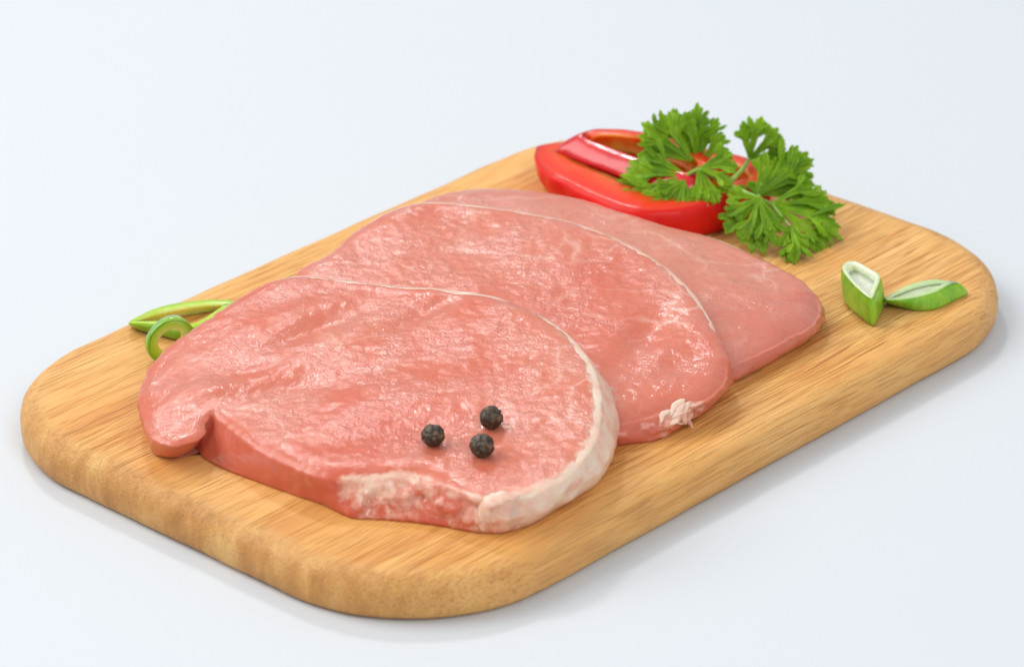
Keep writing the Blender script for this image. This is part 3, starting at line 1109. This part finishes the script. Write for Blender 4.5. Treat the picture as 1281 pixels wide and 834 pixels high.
def peppercorn(px, py, r, seed, label):
    p0, nrm = plane_pn(PL1)
    q = on_plane(px, py, (p0[0], p0[1], p0[2] + r), nrm)
    z = steak_z(R1, q[0], q[1])
    q = on_z(px, py, z + r * 0.9)
    z = steak_z(R1, q[0], q[1])
    bm = bmesh.new()
    bmesh.ops.create_icosphere(bm, subdivisions=5, radius=r)
    for v in bm.verts:
        d = v.co.normalized()
        s = d * 1.35 + Vector((seed * 3.1, seed, 0))
        dist, _ = noise.voronoi(s)
        edge = dist[1] - dist[0]
        h = -0.12 * max(0, 1 - edge / 0.16) + 0.06 * noise.fractal(d * 3 + Vector((seed, 0, 0)), 1, 2, 3) + 0.05 * noise.noise(d * 1.6 + Vector((seed, 1, 2)))
        stalk = d.dot(Vector((math.sin(seed * 2) * 0.6, -0.1, 0.8)).normalized())
        h += 0.10 * max(0, (stalk - 0.94) / 0.06)
        v.co = d * r * (1 + h)
        v.co.z *= 0.97
    me = bpy.data.meshes.new('peppercorn')
    bm.to_mesh(me)
    bm.free()
    me.polygons.foreach_set('use_smooth', [True] * len(me.polygons))
    me.materials.append(CORN)
    o = bpy.data.objects.new('peppercorn', me)
    COL.objects.link(o)
    o.location = (q[0], q[1], z + r * 0.88)
    tag(o, label, 'peppercorn', 'peppercorns')


peppercorn(541.5, 544, 0.00258, 1.0, 'black peppercorn standing apart from the other two, toward the smooth cut wall')
peppercorn(614.5, 522, 0.00268, 2.0, 'black peppercorn farthest from the torn fat of the front steak')
peppercorn(603, 557, 0.00272, 3.4, 'brownish black peppercorn closest to the torn fat of the front steak')

# ------------------------------------------------------------------ parsley
LEAF = mat_leaf()
STEM = mat_simple('parsley_stem', [(0.3, (0.16, 0.36, 0.03)), (0.7, (0.30, 0.52, 0.08))], 300, rough=0.4)
PREF = on_z(900, 240, T)
sprig = thing('parsley_sprig', 'curly green parsley sprig leaning over the red pepper rings', 'parsley', (float(PREF[0]), float(PREF[1]), T))
rng = random.Random(11)


def lobe(V, F, A, B, axis, nrm, width, curl, depth=0):
    """One toothed blade along a 3D axis; side lobelets grow from it."""
    axis = np.array(axis)
    nrm = np.array(nrm, float)
    L = np.linalg.norm(np.diff(axis, axis=0), axis=1).sum()
    n = 26
    tt = np.linspace(0, len(axis) - 1, n)
    Q = np.stack([np.interp(tt, range(len(axis)), axis[:, k]) for k in range(3)], 1)
    for _ in range(4):
        Q[1:-1] = 0.5 * Q[1:-1] + 0.25 * (Q[:-2] + Q[2:])
    ph = rng.uniform(-0.06, 0.06)
    keys_t = [0, .25, .45, .56, .585, .70, .735, .85, .875, .95, 1.0]
    keysL = [.20, .34, .52, .82, .55, 1.0, .58, .72, .36, .26, 0.02]
    keysR = [.20, .30, .48, .78, .58, .98, .60, .75, .38, .26, 0.02]
    base0 = len(V)
    for k in range(n):
        t = k / (n - 1)
        tv = Q[min(k + 1, n - 1)] - Q[max(k - 1, 0)]
        tv /= np.linalg.norm(tv) + 1e-12
        sd = np.cross(tv, nrm)
        sd /= np.linalg.norm(sd) + 1e-12
        up = np.cross(sd, tv)
        wl = np.interp(t, keys_t, keysL) * width
        wr = np.interp(t + ph * (0.3 < t < 0.9), keys_t, keysR) * width
        bend = up * (-curl * L * t * t)
        for s, wv in ((-1, wl), (-.5, wl), (0, 0), (.5, wr), (1, wr)):
            lift = 0.42 * abs(s) ** 1.2 * wv + 0.10 * wv * math.sin(t * 19 + s * 3 + curl * 50)
            fwd = tv * (abs(s) * wv * 0.55) * (t > 0.4)
            V.append(Q[k] + sd * (s * wv) + up * lift + bend + fwd)
            A.append(abs(s))
    for k in range(n - 1):
        for q in range(4):
            v0 = base0 + k * 5 + q
            F.append((v0, v0 + 1, v0 + 6, v0 + 5))
    if depth < 1:
        for f, sgn, sc in ((0.45, 1, .46), (0.51, -1, .46), (0.68, 1, .30)):
            if L * sc < 0.0016:
                continue
            k = int(f * (n - 1))
            tv = Q[k + 1] - Q[k - 1]
            tv /= np.linalg.norm(tv)
            sd = np.cross(tv, nrm)
            sd /= np.linalg.norm(sd)
            up = np.cross(sd, tv)
            ang = math.radians(rng.uniform(30, 46))
            dr = tv * math.cos(ang) + sd * sgn * math.sin(ang) + up * rng.uniform(-0.05, 0.3)
            bend = up * (-curl * L * f * f)
            ln = L * sc * rng.uniform(0.85, 1.15)
            p = Q[k] + bend
            lobe(V, F, A, B, [p, p + dr * ln * 0.5, p + dr * ln + up * ln * rng.uniform(-0.15, 0.1)], up, width * sc * 1.15, curl * 0.6, depth + 1)


def leaf(base, tips, y0, normal, width, curl=0.12, spread=1.0):
    """base/tips in photograph pixels, laid on a plane through depth y0 with this normal."""
    d = ray(*base)
    p0 = CAM + d * ((y0 - CAM[1]) / d[1])
    nrm = np.array(normal, float)
    nrm /= np.linalg.norm(nrm)
    V, F, A = [], [], []
    for tx, ty in tips:
        e = on_plane(tx, ty, p0, nrm)
        L = np.linalg.norm(e - p0)
        side = np.cross(e - p0, nrm) / L
        bow = rng.uniform(-0.06, 0.06) * L
        out = nrm * rng.uniform(-0.10, 0.10) * L
        c = rng.uniform(0.4, 1.3) * curl
        # the tip is aimed a little high so that the curl brings it back on its place
        e2 = e + nrm * (c * L) + out * 0.5
        mid = p0 * 0.5 + e2 * 0.5 + side * bow + out
        lobe(V, F, A, None, [p0, mid, e2], nrm, width * 0.92 * rng.uniform(0.85, 1.12), c)
    o = link('leaf', V, F, LEAF, sprig, attrs={'vein': A})
    md = o.modifiers.new('thickness', 'SOLIDIFY')
    md.thickness = 0.00022
    md.offset = 0
    return p0


def Z1(x, y):
    return (760 + x / 4.906, 120 + y / 4.906)


def Z2(x, y):
    return (890 + x / 3.972, 130 + y / 3.972)


YP = 0.050
b1 = leaf(Z1(550, 440), [Z1(*p) for p in ((720, 244), (678, 140), (600, 100), (552, 52), (470, 98), (412, 90))], YP, (0.05, -0.8, 0.45), 0.0021)
leaf(Z1(520, 400), [Z1(*p) for p in ((378, 95), (316, 100), (208, 166), (190, 245), (250, 330))], YP - 0.003, (-0.2, -0.8, 0.5), 0.0020)
b2 = leaf(Z1(480, 490), [Z1(*p) for p in ((200, 350), (130, 400), (112, 490), (66, 600), (88, 672), (140, 705))], YP - 0.008, (-0.25, -0.6, 0.7), 0.0022)
leaf(Z1(470, 520), [Z1(*p) for p in ((220, 726), (300, 700), (355, 740), (440, 775), (530, 735), (300, 590))], YP - 0.012, (0.0, -0.7, 0.65), 0.0020)
b3 = leaf(Z1(560, 450), [Z1(*p) for p in ((760, 352), (800, 440), (770, 560), (685, 650), (640, 670), (590, 700), (540, 640))], YP - 0.010, (0.1, -0.65, 0.7), 0.0020)
b4 = leaf(Z2(190, 272), [Z2(*p) for p in ((158, 88), (250, 64), (330, 118), (352, 165), (345, 235))], YP + 0.006, (0.15, -0.8, 0.4), 0.0020)
b5 = leaf(Z2(235, 450), [Z2(*p) for p in ((250, 262), (340, 265), (428, 212), (480, 242), (496, 302), (502, 352), (494, 392), (480, 455))], YP - 0.008, (0.25, -0.6, 0.7), 0.0021)
b6 = leaf(Z2(300, 500), [Z2(*p) for p in ((520, 442), (580, 455), (610, 500), (616, 552), (640, 622), (648, 690), (608, 765), (530, 692))], YP - 0.016, (0.3, -0.45, 0.85), 0.0022)
b7 = leaf(Z2(235, 470), [Z2(*p) for p in ((80, 450), (72, 555), (68, 640), (150, 690), (200, 735), (262, 745), (312, 700), (342, 640))], YP - 0.020, (-0.1, -0.7, 0.6), 0.0021)
b8 = leaf(Z2(390, 610), [Z2(*p) for p in ((350, 710), (372, 790), (408, 806), (470, 752), (482, 690))], YP - 0.024, (0.1, -0.55, 0.8), 0.0018)
b9 = leaf(Z2(225, 455), [Z2(*p) for p in ((180, 388), (120, 420), (240, 385))], YP - 0.012, (-0.1, -0.7, 0.7), 0.0014)


def stem(pts, r0, r1):
    cu = bpy.data.curves.new('stem', 'CURVE')
    P = np.array(pts)
    n = 8 * (len(P) - 1) + 1
    tt = np.linspace(0, len(P) - 1, n)
    Q = np.stack([np.interp(tt, range(len(P)), P[:, k]) for k in range(3)], 1)
    for _ in range(6):
        Q[1:-1] = 0.5 * Q[1:-1] + 0.25 * (Q[:-2] + Q[2:])
    V, F, K = [], [], 8
    for a in range(n):
        tv = Q[min(a + 1, n - 1)] - Q[max(a - 1, 0)]
        tv /= np.linalg.norm(tv) + 1e-12
        sd = np.cross(tv, (0.1, 0.2, 0.97))
        sd /= np.linalg.norm(sd) + 1e-12
        up = np.cross(sd, tv)
        r = r0 + (r1 - r0) * a / (n - 1)
        for k in range(K):
            an = 2 * math.pi * k / K
            V.append(Q[a] + (sd * math.cos(an) + up * math.sin(an)) * r)
    for a in range(n - 1):
        for k in range(K):
            F.append((a * K + k, a * K + (k + 1) % K, (a + 1) * K + (k + 1) % K, (a + 1) * K + k))
    F.append(tuple(reversed(range(K))))
    F.append(tuple(range((n - 1) * K, n * K)))
    bpy.data.curves.remove(cu)
    o = link('stem', V, F, STEM, sprig)
    fix_normals(o)


root = np.array([b7[0] - 0.004, b7[1] + 0.006, T + 0.0012])
hub = (b3 + b7) / 2 + np.array([0, 0.004, -0.002])
stem([root, hub], 0.0009, 0.0008)
stem([hub, (hub + b1) / 2 + np.array([0.001, 0.002, 0]), b1], 0.0007, 0.0005)
stem([hub, b3], 0.0006, 0.0005)
stem([b3, (b2 + b3) / 2, b2], 0.0006, 0.0005)
stem([hub, (hub + b4) / 2 + np.array([0.001, 0.001, 0]), b4], 0.0007, 0.0005)
stem([hub, b7], 0.0007, 0.0005)
stem([b7, b5], 0.0006, 0.0005)
stem([b7, (b7 + b6) / 2, b6, (b6 + b8) / 2, b8], 0.0006, 0.0004)
